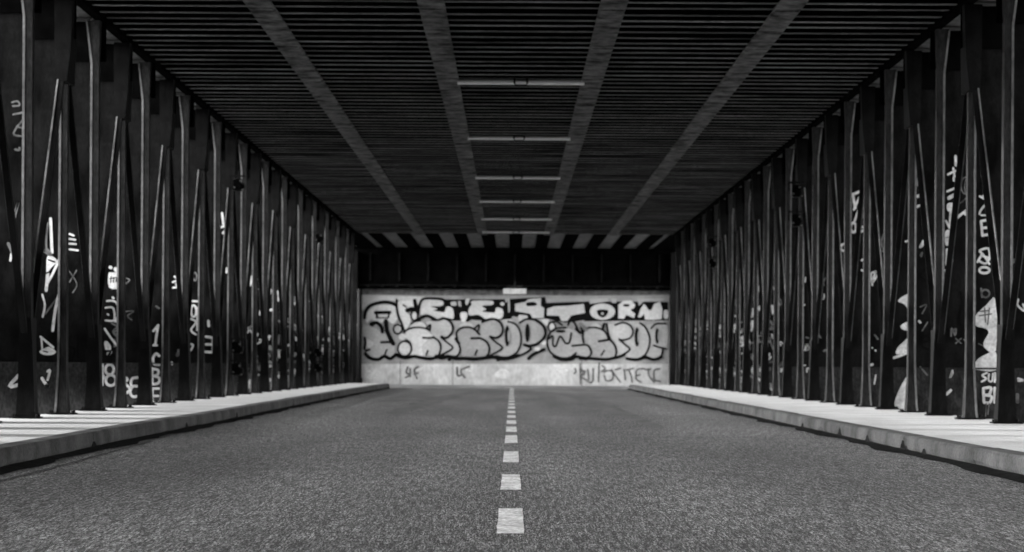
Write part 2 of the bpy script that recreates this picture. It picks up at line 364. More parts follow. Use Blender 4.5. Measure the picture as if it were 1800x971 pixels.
# ------------------------------------------------------------------ steel posts with deep webs
PITCH = 1.94
HT = ZC - SW - .06
SIZE_FIN = .52
def ordn(n):
    w_ = ['first', 'second', 'third', 'fourth', 'fifth', 'sixth', 'seventh', 'eighth', 'ninth', 'tenth', 'eleventh', 'twelfth', 'thirteenth', 'fourteenth']
    return w_[n]
MESH = {}
def post_meshes(s):
    """local frame: x outward times s, origin on the pavement, facing the camera (-y)"""
    d = {}
    # tall web plate seen face on, with grey lower part
    mb = MB(); mb.box(0, s * SIZE_FIN, .05, .068, .56, HT); d['web'] = mb.mesh('web', M['fin'])
    mb = MB(); mb.box(0, s * SIZE_FIN, .048, .07, 0, .56); mb.box(0, s * SIZE_FIN, .03, .048, .545, .562); d['plinth'] = mb.mesh('plinth', M['foot'])
    mb = MB(); mb.box(s * .5, s * 1.0, .07, .62, -.1, HT - .02); d['shadow_block'] = mb.mesh('shadow_block', M['darkwall'])  # unseen block added behind the web to broaden shadow bars on the pavement
    mb = MB(); mb.box(-s * .11, s * (SIZE_FIN - .01), .02, .045, HT - .46, HT, 0); d['dark_head'] = mb.mesh('head_plate', M['rib'])
    # A: wide trunk splitting into a V
    mb = MB(); mb.loft([(0, 0, 0, .100, .10), (0, 0, .05, .094, .095), (0, 0, .35, .080, .08), (0, 0, .75, .068, .10), (0, 0, 1.0, .06, .15)]); d['trunk'] = mb.mesh('trunk', M['steel'])
    mb = MB(); mb.loft([(0, 0, .95, .045, .06), (0, 0, HT - .5, .04, .055), (s * .01, 0, HT - .35, .06, .08), (s * .015, 0, HT, .075, .12)]); d['mastA'] = mb.mesh('mast', M['mast'])
    # B: narrow flared foot, gusset at the head
    mb = MB(); mb.loft([(0, 0, 0, .066, .10), (0, 0, .08, .058, .09), (0, 0, .45, .042, .07), (0, 0, .62, .04, .055), (0, 0, HT - .9, .036, .05)]); d['mastB'] = mb.mesh('mast', M['mast'])
    mb = MB(); mb.loft([(0, 0, HT - .95, .06, .24), (0, 0, HT - .6, .085, .16), (0, 0, HT, .10, .12)]); d['gusset'] = mb.mesh('gusset', M['steel'])
    mb = MB(); mb.box(-.15, .15, -.15, .045, .0, .016); [mb.cyl((a_, b_, .016), (a_, b_, .04), .014, 6) for a_ in (-.12, .12) for b_ in (-.12, .0)]; d['base'] = mb.mesh('base_plate', M['steel'])
    # pale strips painting in the side-lit flange highlights, on the outer front corner
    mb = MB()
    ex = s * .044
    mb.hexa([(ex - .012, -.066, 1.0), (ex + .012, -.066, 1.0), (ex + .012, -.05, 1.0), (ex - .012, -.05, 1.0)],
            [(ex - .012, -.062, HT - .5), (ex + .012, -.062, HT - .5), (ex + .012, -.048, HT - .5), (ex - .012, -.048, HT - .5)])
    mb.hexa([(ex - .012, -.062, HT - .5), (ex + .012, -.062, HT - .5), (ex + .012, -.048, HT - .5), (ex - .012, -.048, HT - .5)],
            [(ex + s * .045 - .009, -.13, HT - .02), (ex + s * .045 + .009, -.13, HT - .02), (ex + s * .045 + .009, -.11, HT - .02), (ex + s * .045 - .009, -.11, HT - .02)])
    d['edgeA'] = mb.mesh('edge_highlight', M['edge'])
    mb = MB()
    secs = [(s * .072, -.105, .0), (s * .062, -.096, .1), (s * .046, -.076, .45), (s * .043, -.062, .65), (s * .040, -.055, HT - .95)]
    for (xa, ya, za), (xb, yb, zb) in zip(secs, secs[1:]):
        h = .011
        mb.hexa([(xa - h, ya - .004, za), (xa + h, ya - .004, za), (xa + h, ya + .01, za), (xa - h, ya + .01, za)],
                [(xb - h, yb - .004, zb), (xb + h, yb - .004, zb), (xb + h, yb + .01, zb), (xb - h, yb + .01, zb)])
    d['edgeB'] = mb.mesh('edge_highlight', M['edge'])
    # braces of the V: from the trunk (0, 1.0) up to the neighbours' gussets
    for key, dirn in (('braceN', -1), ('braceF', 1)):
        mb = MB(); z0, z1 = .85, HT - .8; y0, y1 = dirn * .14, dirn * (PITCH - .12); hx, hy = .028, .022
        mb.hexa([(-hx, y0 - hy, z0), (hx, y0 - hy, z0), (hx, y0 + hy, z0), (-hx, y0 + hy, z0)], [(-hx, y1 - hy, z1), (hx, y1 - hy, z1), (hx, y1 + hy, z1), (-hx, y1 + hy, z1)], 0)
        mb.hexa([(-hx - .008, y0 - hy - .012, z0), (hx + .0, y0 - hy - .012, z0), (hx + .0, y0 - hy - .001, z0), (-hx - .008, y0 - hy - .001, z0)],
                [(-hx - .008, y1 - hy - .012, z1), (hx + .0, y1 - hy - .012, z1), (hx + .0, y1 - hy - .001, z1), (-hx - .008, y1 - hy - .001, z1)], 0)
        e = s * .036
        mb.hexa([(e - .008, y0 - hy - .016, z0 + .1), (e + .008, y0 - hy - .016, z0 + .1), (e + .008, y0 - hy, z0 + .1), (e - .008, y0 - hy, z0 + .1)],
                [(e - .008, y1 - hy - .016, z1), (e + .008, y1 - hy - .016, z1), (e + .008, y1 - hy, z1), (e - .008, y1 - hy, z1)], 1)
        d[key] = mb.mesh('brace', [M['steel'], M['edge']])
    return d
MESH[-1] = post_meshes(-1); MESH[1] = post_meshes(1)
POST = {}
SIDE = {-1: 'left', 1: 'right'}
FIRST = {-1: 24.2, 1: 24.5}
for s, X in ((-1, XL), (1, XR)):
    D = MESH[s]
    for i in range(-8, 26):
        Z = FIRST[s] + PITCH * i
        if Z > 73.6: break
        A = (i % 2 == 0)
        loc = (X, Z + (rnd.uniform(-.035, .035) if i > 6 else 0), SW)
        if i < -1:
            lab = '%s steel bridge post of the %s row counted towards the camera from the frame edge' % (ordn(-i - 2), SIDE[s])
        elif A:
            lab = '%s wide-footed steel post from the front along the %s pavement, splitting into three bars' % (ordn(i // 2), SIDE[s])
        else:
            lab = '%s narrow steel post from the front along the %s pavement, with a flared foot' % (ordn((i + 1) // 2), SIDE[s])
        grp = ('posts with wide feet' if A else 'posts with narrow flared feet') + ' carrying the bridge'
        p = empty('steel_post', loc, lab, 'post', grp)
        POST[(s, i)] = p
        link('web', D['web'], p); link('shadow_block', D['shadow_block'], p); link('base_plate', D['base'], p); link('plinth', D['plinth'], p); link('head_plate', D['dark_head'], p)
        if A:
            link('trunk', D['trunk'], p); link('mast', D['mastA'], p)
            link('brace', D['braceN'], p); link('brace', D['braceF'], p); link('edge_highlight', D['edgeA'], p)
        else:
            link('mast', D['mastB'], p); link('gusset', D['gusset'], p); link('edge_highlight', D['edgeB'], p)
        # pale soffit panel of the bay beyond this post
        mb = MB()
        if (s, 'sof') not in MESH:
            mb.box(s * .03, s * .47, .09, PITCH - .03, -.012, .03); MESH[(s, 'sof')] = mb.mesh('soffit_panel', M['soffit'])
        link('soffit_panel', MESH[(s, 'sof')], deck, (X, Z, 0))

# ---- graffiti sprayed on the webs (traced in photo pixels, laid on each web's own plane)
def tile(ox, oy, sc): return lambda u, v: (ox + u / sc, oy + v / sc)
def web_art(s, i, tl, items, extra=0):
    p = POST[(s, i)]; X, Z0 = p.location.x, p.location.y
    Zp = Z0 + .0285 if False else Z0 + .046
    by = {}
    for k, it in enumerate(items):
        kind, m = it[0], it[1]
        mb = by.setdefault(m, MB())
        yy = .046 - .0004 * k - (.002 if m.startswith('ink') else 0)
        def loc(q):
            a, b = tl(*q); x, z = px(a, b, Zp); return (x - X, z - SW)
        if kind == 's':
            pts = [loc(q) for q in it[3]]
            if len(pts) > 2: pts = smooth(pts, k=4)
            stroke(mb, pts, it[2] * 1.12 * Zp / FPX, yy)
        elif kind == 'e':
            pts = [loc(q) for q in ell(*it[3])]; pts.append(pts[0]); stroke(mb, pts, it[2] * 1.12 * Zp / FPX, yy)
        else:
            pts = [loc(q) for q in it[2]]; pts = smooth(pts, True, 3)
            mb.poly([(a, yy, b) for a, b in pts])
    for m, mb in by.items(): mb.build('graffiti', M[m], p)

tl = tile(50, 370, 2.697)
web_art(-1, 1, tl, [('s', 'white', 4.5, [(105, 40), (108, 110), (112, 200)]), ('s', 'dim', 3, [(92, 60), (84, 150), (88, 200)]),
    ('s', 'white', 4, [(150, 222), (120, 290), (88, 350)]), ('f', 'white', [(92, 215), (125, 225), (135, 245), (110, 270), (88, 300), (85, 260)]),
    ('s', 'ink', 2.5, [(95, 235), (125, 245)]), ('s', 'white', 5, [(92, 300), (84, 380)]), ('s', 'ink', 2, [(84, 300), (100, 290)]),
    ('s', 'white', 3.2, [(66, 400), (78, 450), (68, 505)]), ('s', 'dim', 3, [(80, 490), (110, 450), (145, 405)]),
    ('s', 'white', 4.5, [(145, 400), (128, 470), (115, 570)]), ('s', 'white', 3.5, [(58, 600), (85, 622), (118, 650)]),
    ('f', 'white', [(52, 670), (75, 655), (100, 648), (132, 670), (110, 686), (70, 684)]), ('s', 'ink', 2, [(72, 668), (92, 672)]), ('s', 'white', 3, [(62, 610), (66, 660)])])
web_art(-1, 0, tile(0, 160, 3.738), [('s', 'dim', 3, [(80, 75), (115, 68), (128, 95), (85, 100)]), ('s', 'dim', 3.2, [(88, 155), (185, 145), (110, 240), (95, 290), (190, 300)]),
    ('s', 'dim', 3, [(110, 235), (170, 250)]), ('s', 'dim', 3.5, [(100, 385), (128, 390), (128, 375)])])
web_art(-1, 2, tl, [('s', 'white', 3, [(195, 112), (215, 120)]), ('s', 'white', 3, [(190, 135), (222, 140)]), ('s', 'white', 3, [(192, 158), (225, 160)]), ('s', 'white', 3, [(195, 185), (235, 190)]),
    ('s', 'dim', 2, [(195, 290), (230, 350), (210, 390)]), ('s', 'dim', 2, [(228, 285), (195, 340)]), ('s', 'ink', 4, [(200, 600), (180, 640), (220, 660), (200, 720)]), ('s', 'ink', 3, [(230, 590), (235, 700)])])
web_art(-1, 3, tl, [('f', 'white', [(380, 300), (395, 295), (436, 300), (436, 366), (382, 366)]), ('s', 'white', 5, [(388, 270), (391, 272)]), ('s', 'white', 6, [(412, 278), (416, 284)]),
    ('s', 'ink', 1.5, [(385, 325), (420, 318)]), ('s', 'ink', 1.5, [(392, 315), (390, 342)]), ('s', 'ink', 1.5, [(405, 318), (403, 342)]), ('s', 'ink', 1.5, [(418, 318), (416, 340)]),
    ('s', 'white', 3, [(372, 430), (410, 432), (430, 470), (442, 525)]), ('s', 'white', 3, [(366, 462), (402, 464), (406, 520), (366, 522)]), ('s', 'white', 3, [(375, 492), (380, 496)]),
    ('s', 'dim', 3, [(395, 535), (430, 560), (405, 580), (440, 600)]), ('s', 'dim', 2.5, [(430, 550), (400, 575), (430, 610)]), ('s', 'white', 3.2, [(362, 562), (395, 610), (426, 650)]),
    ('s', 'ink', 3, [(358, 670), (390, 668), (380, 690), (410, 688)]),
    ('s', 'white', 4.2, [(352, 727), (350, 828)]), ('e', 'white', 4.2, (385, 755, 20, 24)), ('e', 'white', 4.2, (391, 806, 24, 25)), ('s', 'white', 3, [(352, 775), (366, 805)])])
web_art(-1, 4, tl, [('s', 'white', 4.2, [(450, 788), (470, 802), (456, 818), (482, 846), (470, 862), (450, 876)]), ('s', 'white', 4.2, [(525, 792), (492, 798), (486, 825), (494, 836)]),
    ('s', 'white', 4.2, [(518, 834), (494, 836), (482, 862), (496, 884), (526, 878)]), ('s', 'dim', 2, [(455, 320), (480, 330), (460, 350)]), ('s', 'dim', 2, [(450, 480), (500, 478), (470, 500), (490, 520)])])
web_art(-1, 5, lambda u, v: (267.5 + (u / 2.697 + 50 - 265) * .74, 370 + v / 2.697), [('s', 'white', 3.6, [(588, 572), (618, 545)]), ('s', 'white', 3.8, [(618, 545), (608, 590), (600, 640)]), ('s', 'white', 3.6, [(588, 640), (610, 640)]),
    ('s', 'white', 4, [(626, 690), (604, 680), (586, 700), (592, 728), (624, 732)]), ('s', 'white', 4, [(580, 750), (580, 822)]),
    ('s', 'white', 4, [(580, 752), (618, 758), (614, 780), (590, 785)]), ('s', 'white', 4, [(590, 785), (625, 795), (618, 820), (582, 824)]),
    ('s', 'white', 3.6, [(622, 845), (582, 845)]), ('s', 'white', 3.6, [(582, 845), (580, 912)]), ('s', 'white', 3.4, [(582, 880), (618, 880)]), ('s', 'white', 3.6, [(580, 912), (630, 910)]),
    ('s', 'dim', 3, [(605, 455), (625, 465)])])
tl = tile(280, 330, 2.556)
web_art(-1, 6, lambda u, v: (280 + u / 2.556 + 8, 330 + v / 2.556), [('s', 'white', 3, [(48, 400), (52, 404)]), ('s', 'white', 3, [(40, 425), (60, 420), (62, 445), (42, 450)])])
web_art(-1, 7, lambda u, v: (280 + u / 2.556 + -3, 330 + v / 2.556), [('s', 'white', 3, [(150, 510), (190, 512)]), ('e', 'white', 3.2, (162, 555, 12, 26)), ('s', 'white', 3, [(178, 540), (178, 640)]), ('s', 'white', 3, [(150, 590), (172, 605), (150, 640), (172, 660)]),
    ('e', 'dim', 2.5, (168, 400, 8, 18)), ('s', 'white', 3, [(140, 702), (160, 708), (148, 732)])])
web_art(-1, 8, lambda u, v: (280 + u / 2.556 + 6, 330 + v / 2.556), [('s', 'white', 4, [(205, 600), (207, 622)]), ('s', 'white', 4, [(195, 670), (225, 675)]), ('s', 'white', 4, [(225, 675), (226, 738)]), ('s', 'white', 4, [(195, 705), (222, 705)]), ('s', 'white', 4, [(192, 738), (226, 740)])])
web_art(-1, 9, lambda u, v: (280 + u / 2.556 + 18, 330 + v / 2.556), [('s', 'white', 3.4, [(236, 115), (242, 165)]), ('s', 'white', 3.2, [(232, 178), (260, 174), (240, 205)]), ('s', 'white', 5, [(244, 365), (256, 378)]), ('s', 'white', 2.4, [(258, 362), (242, 385)])])
tl = tile(1560, 380, 2.625)
web_art(1, 1, tl, [('s', 'white', 4, [(466, 18), (432, 24)]), ('s', 'white', 4, [(432, 24), (438, 90)]), ('s', 'white', 4, [(434, 56), (464, 53)]), ('s', 'white', 4, [(438, 90), (468, 85)]),
    ('s', 'white', 3.6, [(415, 212), (435, 175), (425, 160), (465, 150), (470, 190), (440, 185)]), ('s', 'white', 3.6, [(418, 205), (452, 220), (472, 195)]), ('s', 'white', 3.2, [(440, 175), (470, 222)]),
    ('e', 'white', 4, (447, 250, 23, 14)), ('e', 'dim', 3, (452, 358, 18, 18)), ('s', 'dim', 3, [(432, 335), (436, 375)]),
    ('f', 'white', [(500, 385), (455, 412), (415, 448), (400, 478), (410, 508), (452, 520), (466, 540), (444, 580), (450, 610), (500, 622)]),
    ('f', 'white', [(500, 628), (450, 640), (412, 665), (402, 690), (406, 708), (500, 712)]),
    ('s', 'dim', 2, [(425, 440), (470, 436)]), ('s', 'inkgrey', 2, [(425, 460), (480, 452)]), ('s', 'inkgrey', 2, [(448, 425), (452, 490)]), ('s', 'inkgrey', 2, [(470, 425), (462, 500)]), ('s', 'inkgrey', 2, [(420, 590), (440, 598)]),
    ('s', 'white', 3, [(458, 724), (436, 736), (456, 750), (434, 764)]), ('s', 'white', 3, [(468, 730), (466, 758), (482, 762), (486, 728)]), ('s', 'white', 3, [(496, 724), (494, 766)]), ('s', 'white', 3, [(508, 728), (496, 745), (510, 764)]),
    ('s', 'white', 4.5, [(442, 796), (444, 856)]), ('s', 'white', 4.5, [(442, 796), (476, 792), (470, 822), (448, 826)]), ('s', 'white', 4.5, [(448, 826), (480, 834), (470, 862), (446, 860)]), ('s', 'white', 4.5, [(494, 794), (494, 860)]), ('s', 'white', 4, [(494, 860), (510, 862)]),
    ('s', 'dim', 2, [(455, 865), (452, 925)]), ('s', 'dim', 2, [(468, 865), (462, 915)])])
t8 = tile(1470, 260, 4.045)
web_art(1, 1, t8, [('s', 'white', 3.2, [(1020, 345), (1045, 360), (1072, 385), (1030, 440), (1018, 470)]), ('s', 'white', 3.2, [(1070, 315), (1040, 350)]), ('s', 'white', 3, [(1030, 480), (1080, 480)])])
web_art(1, 2, t8, [('s', 'white', 4, [(848, 60), (850, 125)]), ('s', 'white', 3.5, [(795, 190), (845, 165)]), ('s', 'white', 3.5, [(832, 145), (840, 205)]), ('s', 'white', 3, [(835, 210), (835, 235)]), ('s', 'white', 3.5, [(790, 310), (840, 290)]),
    ('f', 'white', [(790, 350), (838, 325), (836, 350), (800, 372)]), ('f', 'white', [(788, 400), (832, 395), (830, 445), (792, 450)]), ('s', 'white', 5, [(815, 460), (808, 570)]), ('s', 'white', 3.2, [(780, 520), (800, 560)]),
    ('f', 'white', [(774, 595), (818, 590), (812, 640), (805, 690), (776, 690)]), ('s', 'inkgrey', 1.6, [(780, 640), (810, 636)]), ('s', 'white', 5, [(790, 725), (786, 830)]), ('s', 'white', 3.5, [(786, 850), (780, 895)]),
    ('e', 'dim', 2, (918, 270, 30, 60)), ('e', 'dim', 2, (930, 280, 18, 60)), ('s', 'white', 4, [(850, 505), (905, 460)]), ('f', 'white', [(905, 450), (945, 430), (940, 478), (912, 482)]),
    ('s', 'dim', 2, [(870, 400), (900, 380), (930, 350)])])
web_art(1, 2, tl, [('s', 'dim', 2, [(315, 565), (340, 588)]), ('s', 'dim', 2, [(340, 565), (315, 588)]), ('s', 'dim', 2, [(352, 570), (370, 588)]), ('s', 'white', 3.4, [(268, 250), (274, 275)]), ('s', 'white', 4, [(266, 325), (272, 333)]),
    ('s', 'ink', 3, [(335, 350), (350, 400), (330, 470), (352, 500)])])
web_art(1, 3, tl, [('s', 'ink', 3.4, [(190, 550), (165, 560), (160, 600), (190, 615)]), ('s', 'ink', 2.6, [(165, 580), (186, 580)]), ('s', 'ink', 2.6, [(125, 245), (175, 300)]), ('s', 'ink', 2.6, [(190, 225), (140, 290)]),
    ('s', 'dim', 2, [(150, 420), (180, 410), (160, 450)]), ('s', 'dim', 2, [(160, 530), (185, 490)])])
web_art(1, 3, t8, [('f', 'dim', [(560, 225), (615, 205), (618, 260), (565, 272)]), ('s', 'white', 3.2, [(560, 340), (620, 355)]), ('s', 'white', 3.2, [(575, 350), (615, 315)]), ('s', 'white', 4, [(558, 425), (622, 402)]), ('s', 'white', 3, [(556, 410), (560, 430)])])
web_art(1, 4, tl, [('f', 'white', [(48, 392), (80, 366), (112, 362), (112, 440), (98, 436), (78, 408)]), ('f', 'white', [(60, 508), (85, 490), (112, 488), (112, 526), (75, 526)]),
    ('f', 'white', [(112, 552), (75, 580), (44, 612), (44, 640), (112, 612)]), ('s', 'white', 4, [(24, 656), (65, 642), (112, 622)]), ('f', 'white', [(110, 716), (70, 770), (38, 840), (34, 896), (78, 902), (92, 800)]),
    ('s', 'white', 3, [(84, 118), (104, 116), (100, 155)])])
web_art(1, 6, t8, [('s', 'white', 4, [(95, 345), (165, 312)]), ('s', 'white', 4, [(118, 330), (135, 430)]), ('s', 'white', 3.6, [(165, 350), (125, 440)]), ('s', 'white', 3.4, [(160, 440), (130, 520)]), ('e', 'white', 3.8, (122, 568, 20, 34)), ('s', 'white', 3.6, [(150, 540), (150, 600)]),
    ('f', 'dim', [(178, 470), (218, 440), (220, 500), (180, 500)]), ('s', 'white', 3.8, [(215, 510), (215, 580)]), ('s', 'white', 3.8, [(165, 560), (215, 575), (170, 598)])])
web_art(1, 5, t8, [('e', 'dim', 2.4, (345, 670, 22, 60)), ('s', 'dim', 2.4, [(325, 735), (365, 745)])])
web_art(1, 7, t8, [('s', 'white', 3.2, [(78, 680), (40, 690), (35, 725), (75, 738)])])
t5 = tile(1380, 400, 2.854)
web_art(1, 6, t5, [('s', 'white', 3, [(385, 165), (410, 150)]), ('s', 'white', 3, [(385, 215), (408, 220)]), ('s', 'dim', 4, [(445, 180), (455, 240)]), ('e', 'dim', 3, (460, 470, 12, 20))])
web_art(1, 5, t5, [('s', 'ink', 4, [(475, 600), (445, 610), (440, 665), (475, 678)]), ('s', 'dim', 2.5, [(450, 540), (465, 560)])])
web_art(1, 8, t5, [('s', 'dim', 3, [(255, 250), (270, 290)]), ('s', 'white', 3, [(255, 320), (275, 330)]), ('s', 'dim', 2.5, [(250, 450), (275, 455)]), ('s', 'dim', 2.5, [(252, 490), (275, 492)]),
    ('e', 'dim', 3, (262, 615, 14, 20)), ('s', 'white', 3, [(255, 660), (270, 690), (285, 665)]), ('s', 'dim', 4, [(265, 800), (280, 860)])])
web_art(1, 10, t5, [('s', 'ink', 4, [(168, 570), (135, 580), (128, 640), (165, 655)]), ('s', 'dim', 3, [(140, 430), (160, 440)]), ('s', 'dim', 3, [(175, 710), (200, 700), (190, 740), (210, 760)])])
# scrawls further back
def scrawl(s, i, n):
    p = POST[(s, i)]; mbw, mbd = MB(), MB()
    for k in range(n + 4 if i < 12 else n + 8):
        u = s * rnd.uniform(.055, .2); z = rnd.choice((.25, .5, .8, 1.1, 1.4, 1.7, 2.1)) + rnd.uniform(-.12, .12); q = rnd.uniform(.04, .09) if i < 12 else rnd.uniform(.06, .11)
        pts = [(u + rnd.uniform(-q, q) * .8, z + rnd.uniform(-q, q) * 1.3) for _ in range(rnd.choice((2, 3, 4, 5)))]
        m = mbw if rnd.random() < .62 else mbd
        stroke(m, smooth(pts, k=4) if len(pts) > 2 else pts, rnd.uniform(.018, .036) * (1 if i < 12 else 1.4), .0455 - .0005 * k)
    if mbw.v: mbw.build('graffiti', M['white'], p)
    if mbd.v: mbd.build('graffiti', M['dim'], p)
for s in (-1, 1):
    for i in range(7, 26):
        if (s, i) in POST and not (s < 0 and i in (7, 8, 9)) and not (s > 0 and i in (8, 7, 10)): scrawl(s, i, rnd.choice((3, 4, 5, 6)))
for s, i in ((-1, 1), (-1, 3), (-1, 6), (-1, 0), (1, 0), (1, 2), (1, 3), (1, 5), (1, 8)): scrawl(s, i, 0)
# ---- bolted steel boxes and clamps at the expansion joints
def joint_box(X, Y, z, s, label, low):
    b = empty('junction_box', (X - s * .16, Y, z), label, 'junction box', 'boxes clamped to the posts')
    mb = MB(); mb.box(-.07, .05, -.08, .08, 0, .22); mb.box(.05, .10, -.06, .05, .04, .13); mb.build('casing', M['black'], b, bevel=.012)
    mb = MB(); mb.box(-.085, .06, -.095, -.0805, .02, .2); mb.build('cover', M['rib'], b, bevel=.006)
    for q, (bx, bz) in enumerate(((.045, .17), (-.06, .06), (.085, .02))):
        mb = MB(); mb.cyl((bx, -.0955, bz), (bx, -.115, bz), .018 - .003 * q, 8); mb.build('bolt', M['bolt'], b)
    mb = MB(); mb.box(-.13, .13, -.05, -.01, .24, .27); mb.box(-.15, -.12, -.05, .0, .1, .27); mb.build('clamp', M['black'], b)
    return b
for s, X in ((-1, XL), (1, XR)):
    for j, Y in enumerate((41.3, 58.6)):
        which = ('nearer', 'farther')[j]
        if s < 0:
            for k, z in enumerate((.35, .72)):
                joint_box(X, Y, SW + z, s, '%s small black box on the left row of posts at its %s joint' % (('lower', 'upper')[k], which), True)
        for k, z in enumerate((2.95, 3.45) if s > 0 else (3.5,)):
            joint_box(X, Y, SW + z, s, '%s black box high on the %s row of posts under the deck, %s joint' % (('lower', 'upper')[k] if s > 0 else 'single', SIDE[s], which), False)

# ------------------------------------------------------------------ transverse tube lights under the deck
for k, (Z, ln) in enumerate(zip((34.35, 42.8, 51.8, 59.3, 66.5, 73.0), (1.78, 1.79, 1.80, 1.82, 1.92, 2.0))):
    t = empty('tube_light', (CX + .02, Z * .99, ZC - .045), '%s unlit white tube light from the front, hung crosswise between the two middle girders' % ordn(k), 'tube light', 'tube lights hung under the deck')
    for sx in (-1, 1):
        mb = MB(); mb.cyl((sx * .09, 0, 0), (sx * ln / 2, 0, 0), .034, 14); mb.build('tube', M['tube'], t)
    mb = MB(); mb.cyl((-.075, 0, 0), (.075, 0, 0), .026, 12); mb.build('connector', M['tube'], t)
    for sx in (-1, 1):
        mb = MB(); mb.box(sx * .09 - .014, sx * .09 + .014, -.045, .03, -.02, .10); mb.build('clamp', M['black'], t)
        mb = MB(); mb.box(sx * (ln / 2 - .05) - .01, sx * (ln / 2 - .05) + .01, -.01, .01, .03, .06); mb.build('hanger', M['black'], t)

# ------------------------------------------------------------------ second deck, its girder and the painted abutment
WY = 84.0
b2 = empty('bridge_deck', (0, 74.6, ZC), 'farther short deck with pale strips between black beams, ending in a girder over the wall', 'bridge deck')
e0 = 1.15
mb = MB(); mb.box(XL - .8, XR + .8, .0, WY - 74.6 - .36, .035, .3); mb.build('deck_slab', M['soffit'], b2)
pit = .87
for k in range(-6, 7):
    x = CX + .02 + k * pit
    mb = MB(); mb.box(x - .21, x + .21, 0.02, WY - 74.6 - .36, .0, .034); mb.build('beam', M['rib'], b2)
for s, X in ((-1, XL), (1, XR)):
    mb = MB(); mb.box(X - s * .15, X + s * .3, .01, WY - 74.6 - .37, -.02, .034); mb.build('side_soffit', M['rib'], b2)
mb = MB(); mb.box(-12, 12, WY - 74.6 - .35, WY - 74.6 + .5, -1.40, .295); g2 = mb.build('fascia_girder', M['rib'], b2)
for k in range(-9, 10):
    x = CX + k * 1.0
    mb = MB(); mb.box(x - .03, x + .03, WY - 74.6 - .47, WY - 74.6 - .351, -1.12, -.18); mb.build('stiffener', M['steel'], g2)
mb = MB(); mb.box(-12, 12, WY - 74.6 - .5, WY - 74.6 - .352, -1.30, -1.26)
for k in range(-18, 19): mb.box(k * .5 - .04, k * .5 + .04, WY - 74.6 - .49, WY - 74.6 - .36, -1.38, -1.302)
mb.build('bearing_rail', M['steel'], g2)

wall = empty('abutment_wall', (0, WY, 0), 'pale concrete end wall across the road covered in big bubble-letter graffiti', 'wall')
mb = MB(); mb.box(-14, 14, 0, .8, -.2, 3.6); mb.build('wall_face', M['concrete'], wall)
T1 = tile(630, 510, 5.714); T2 = tile(760, 510, 5.714); T3 = tile(890, 510, 5.714); T4 = tile(1020, 510, 5.712)
layers = {}
def wl(q): x, z = px(q[0], q[1], WY); return (x, z)
mpx = WY / FPX
cntr = [0]
def F(T, m, pts, sm=True, lay=1):
    pts = [wl(T(*q)) for q in pts]
    if sm: pts = smooth(pts, True, 4)
    cntr[0] += 1
    layers.setdefault(m, MB()).poly([(a, -.004 - .004 * lay - .0001 * (cntr[0] % 30), b) for a, b in pts])
def S(T, wd, pts, m='ink', lay=4, sm=True):
    pts = [wl(T(*q)) for q in pts]
    if sm and len(pts) > 2: pts = smooth(pts, k=5)
    cntr[0] += 1
    stroke(layers.setdefault(m, MB()), pts, wd * 1.32 / 5.714 * mpx, -.004 - .004 * lay - .0001 * (cntr[0] % 30))
def E(T, m, cx, cy, rx, ry, lay=1, out=0):
    F(T, m, ell(cx, cy, rx, ry), False, lay)
    if out: p = ell(cx, cy, rx, ry); S(T, out, p + [p[0]], sm=False)
I = lambda u, v: (u, v)
# pale washed plinth band, its joints
F(I, 'whiteband', [(560, 640), (1250, 640), (1250, 690), (560, 690)], False, 0)
F(I, 'inkgrey', [(560, 519), (640, 518), (760, 520), (905, 519), (1040, 520), (1250, 518), (1250, 500), (560, 500)], False, 0)  # dark band painting the girder's shadow along the wall top
for x in (703, 795, 1022): F(I, 'inkgrey', [(x, 634), (x + 1.2, 634), (x + 1.2, 690), (x, 690)], False, .5)
# dark ground behind the upper letters
F(T2, 'ink', [(70, 96), (730, 92), (735, 130), (800, 90), (800, 300), (700, 300), (520, 310), (400, 300), (230, 310), (100, 300), (90, 200)], False, .6)
F(T3, 'ink', [(40, 90), (390, 70), (400, 130), (800, 118), (810, 300), (600, 330), (400, 290), (230, 290), (30, 260)], False, .6)
F(T4, 'ink', [(50, 115), (880, 120), (885, 305), (40, 315)], False, .62)
F(T1, 'g50', [(30, 50), (740, 70), (740, 100), (640, 120), (400, 100), (250, 120), (60, 200), (30, 200)], False, .3)
# upper row, left to right
F(T1, 'g60', [(90, 330), (72, 290), (92, 225), (130, 180), (190, 155), (280, 148), (350, 160), (385, 205), (392, 290), (350, 340), (300, 310), (270, 290), (235, 332), (170, 312), (125, 295)])
S(T1, 26, [(62, 280), (72, 215), (110, 165), (170, 138), (250, 122), (320, 128), (380, 152)])
S(T1, 26, [(172, 228), (315, 226)]); S(T1, 18, [(182, 225), (188, 278)]); S(T1, 14, [(308, 225), (302, 278)]); S(T1, 9, [(188, 280), (302, 280)])
F(T1, 'g60', [(400, 115), (470, 108), (545, 108), (552, 178), (500, 185), (480, 220), (520, 260), (525, 320), (472, 400), (440, 330), (408, 230)])
S(T1, 18, [(385, 100), (385, 180), (400, 260), (432, 330), (458, 405)]); S(T1, 32, [(490, 205), (540, 192), (600, 205)]); S(T1, 28, [(565, 105), (572, 150), (595, 200)]); S(T1, 14, [(450, 150), (482, 172)], 'inkgrey')
F(T1, 'g60', [(590, 110), (632, 100), (618, 150), (600, 150)])
E(T1, 'g60', 562, 258, 34, 48, out=14)
F(T2, 'g50', [(-118, 160), (-95, 112), (-40, 100), (90, 108), (112, 130), (98, 156), (0, 160), (-10, 175), (60, 190), (40, 212), (120, 222), (135, 180), (162, 166), (205, 190), (216, 280), (180, 286), (100, 270), (40, 292), (-30, 270), (-125, 245), (-130, 195)], True, 1.3)
F(T2, 'ink', [(0, 168), (95, 165), (132, 195), (100, 222), (10, 208), (52, 190)], False, 2)
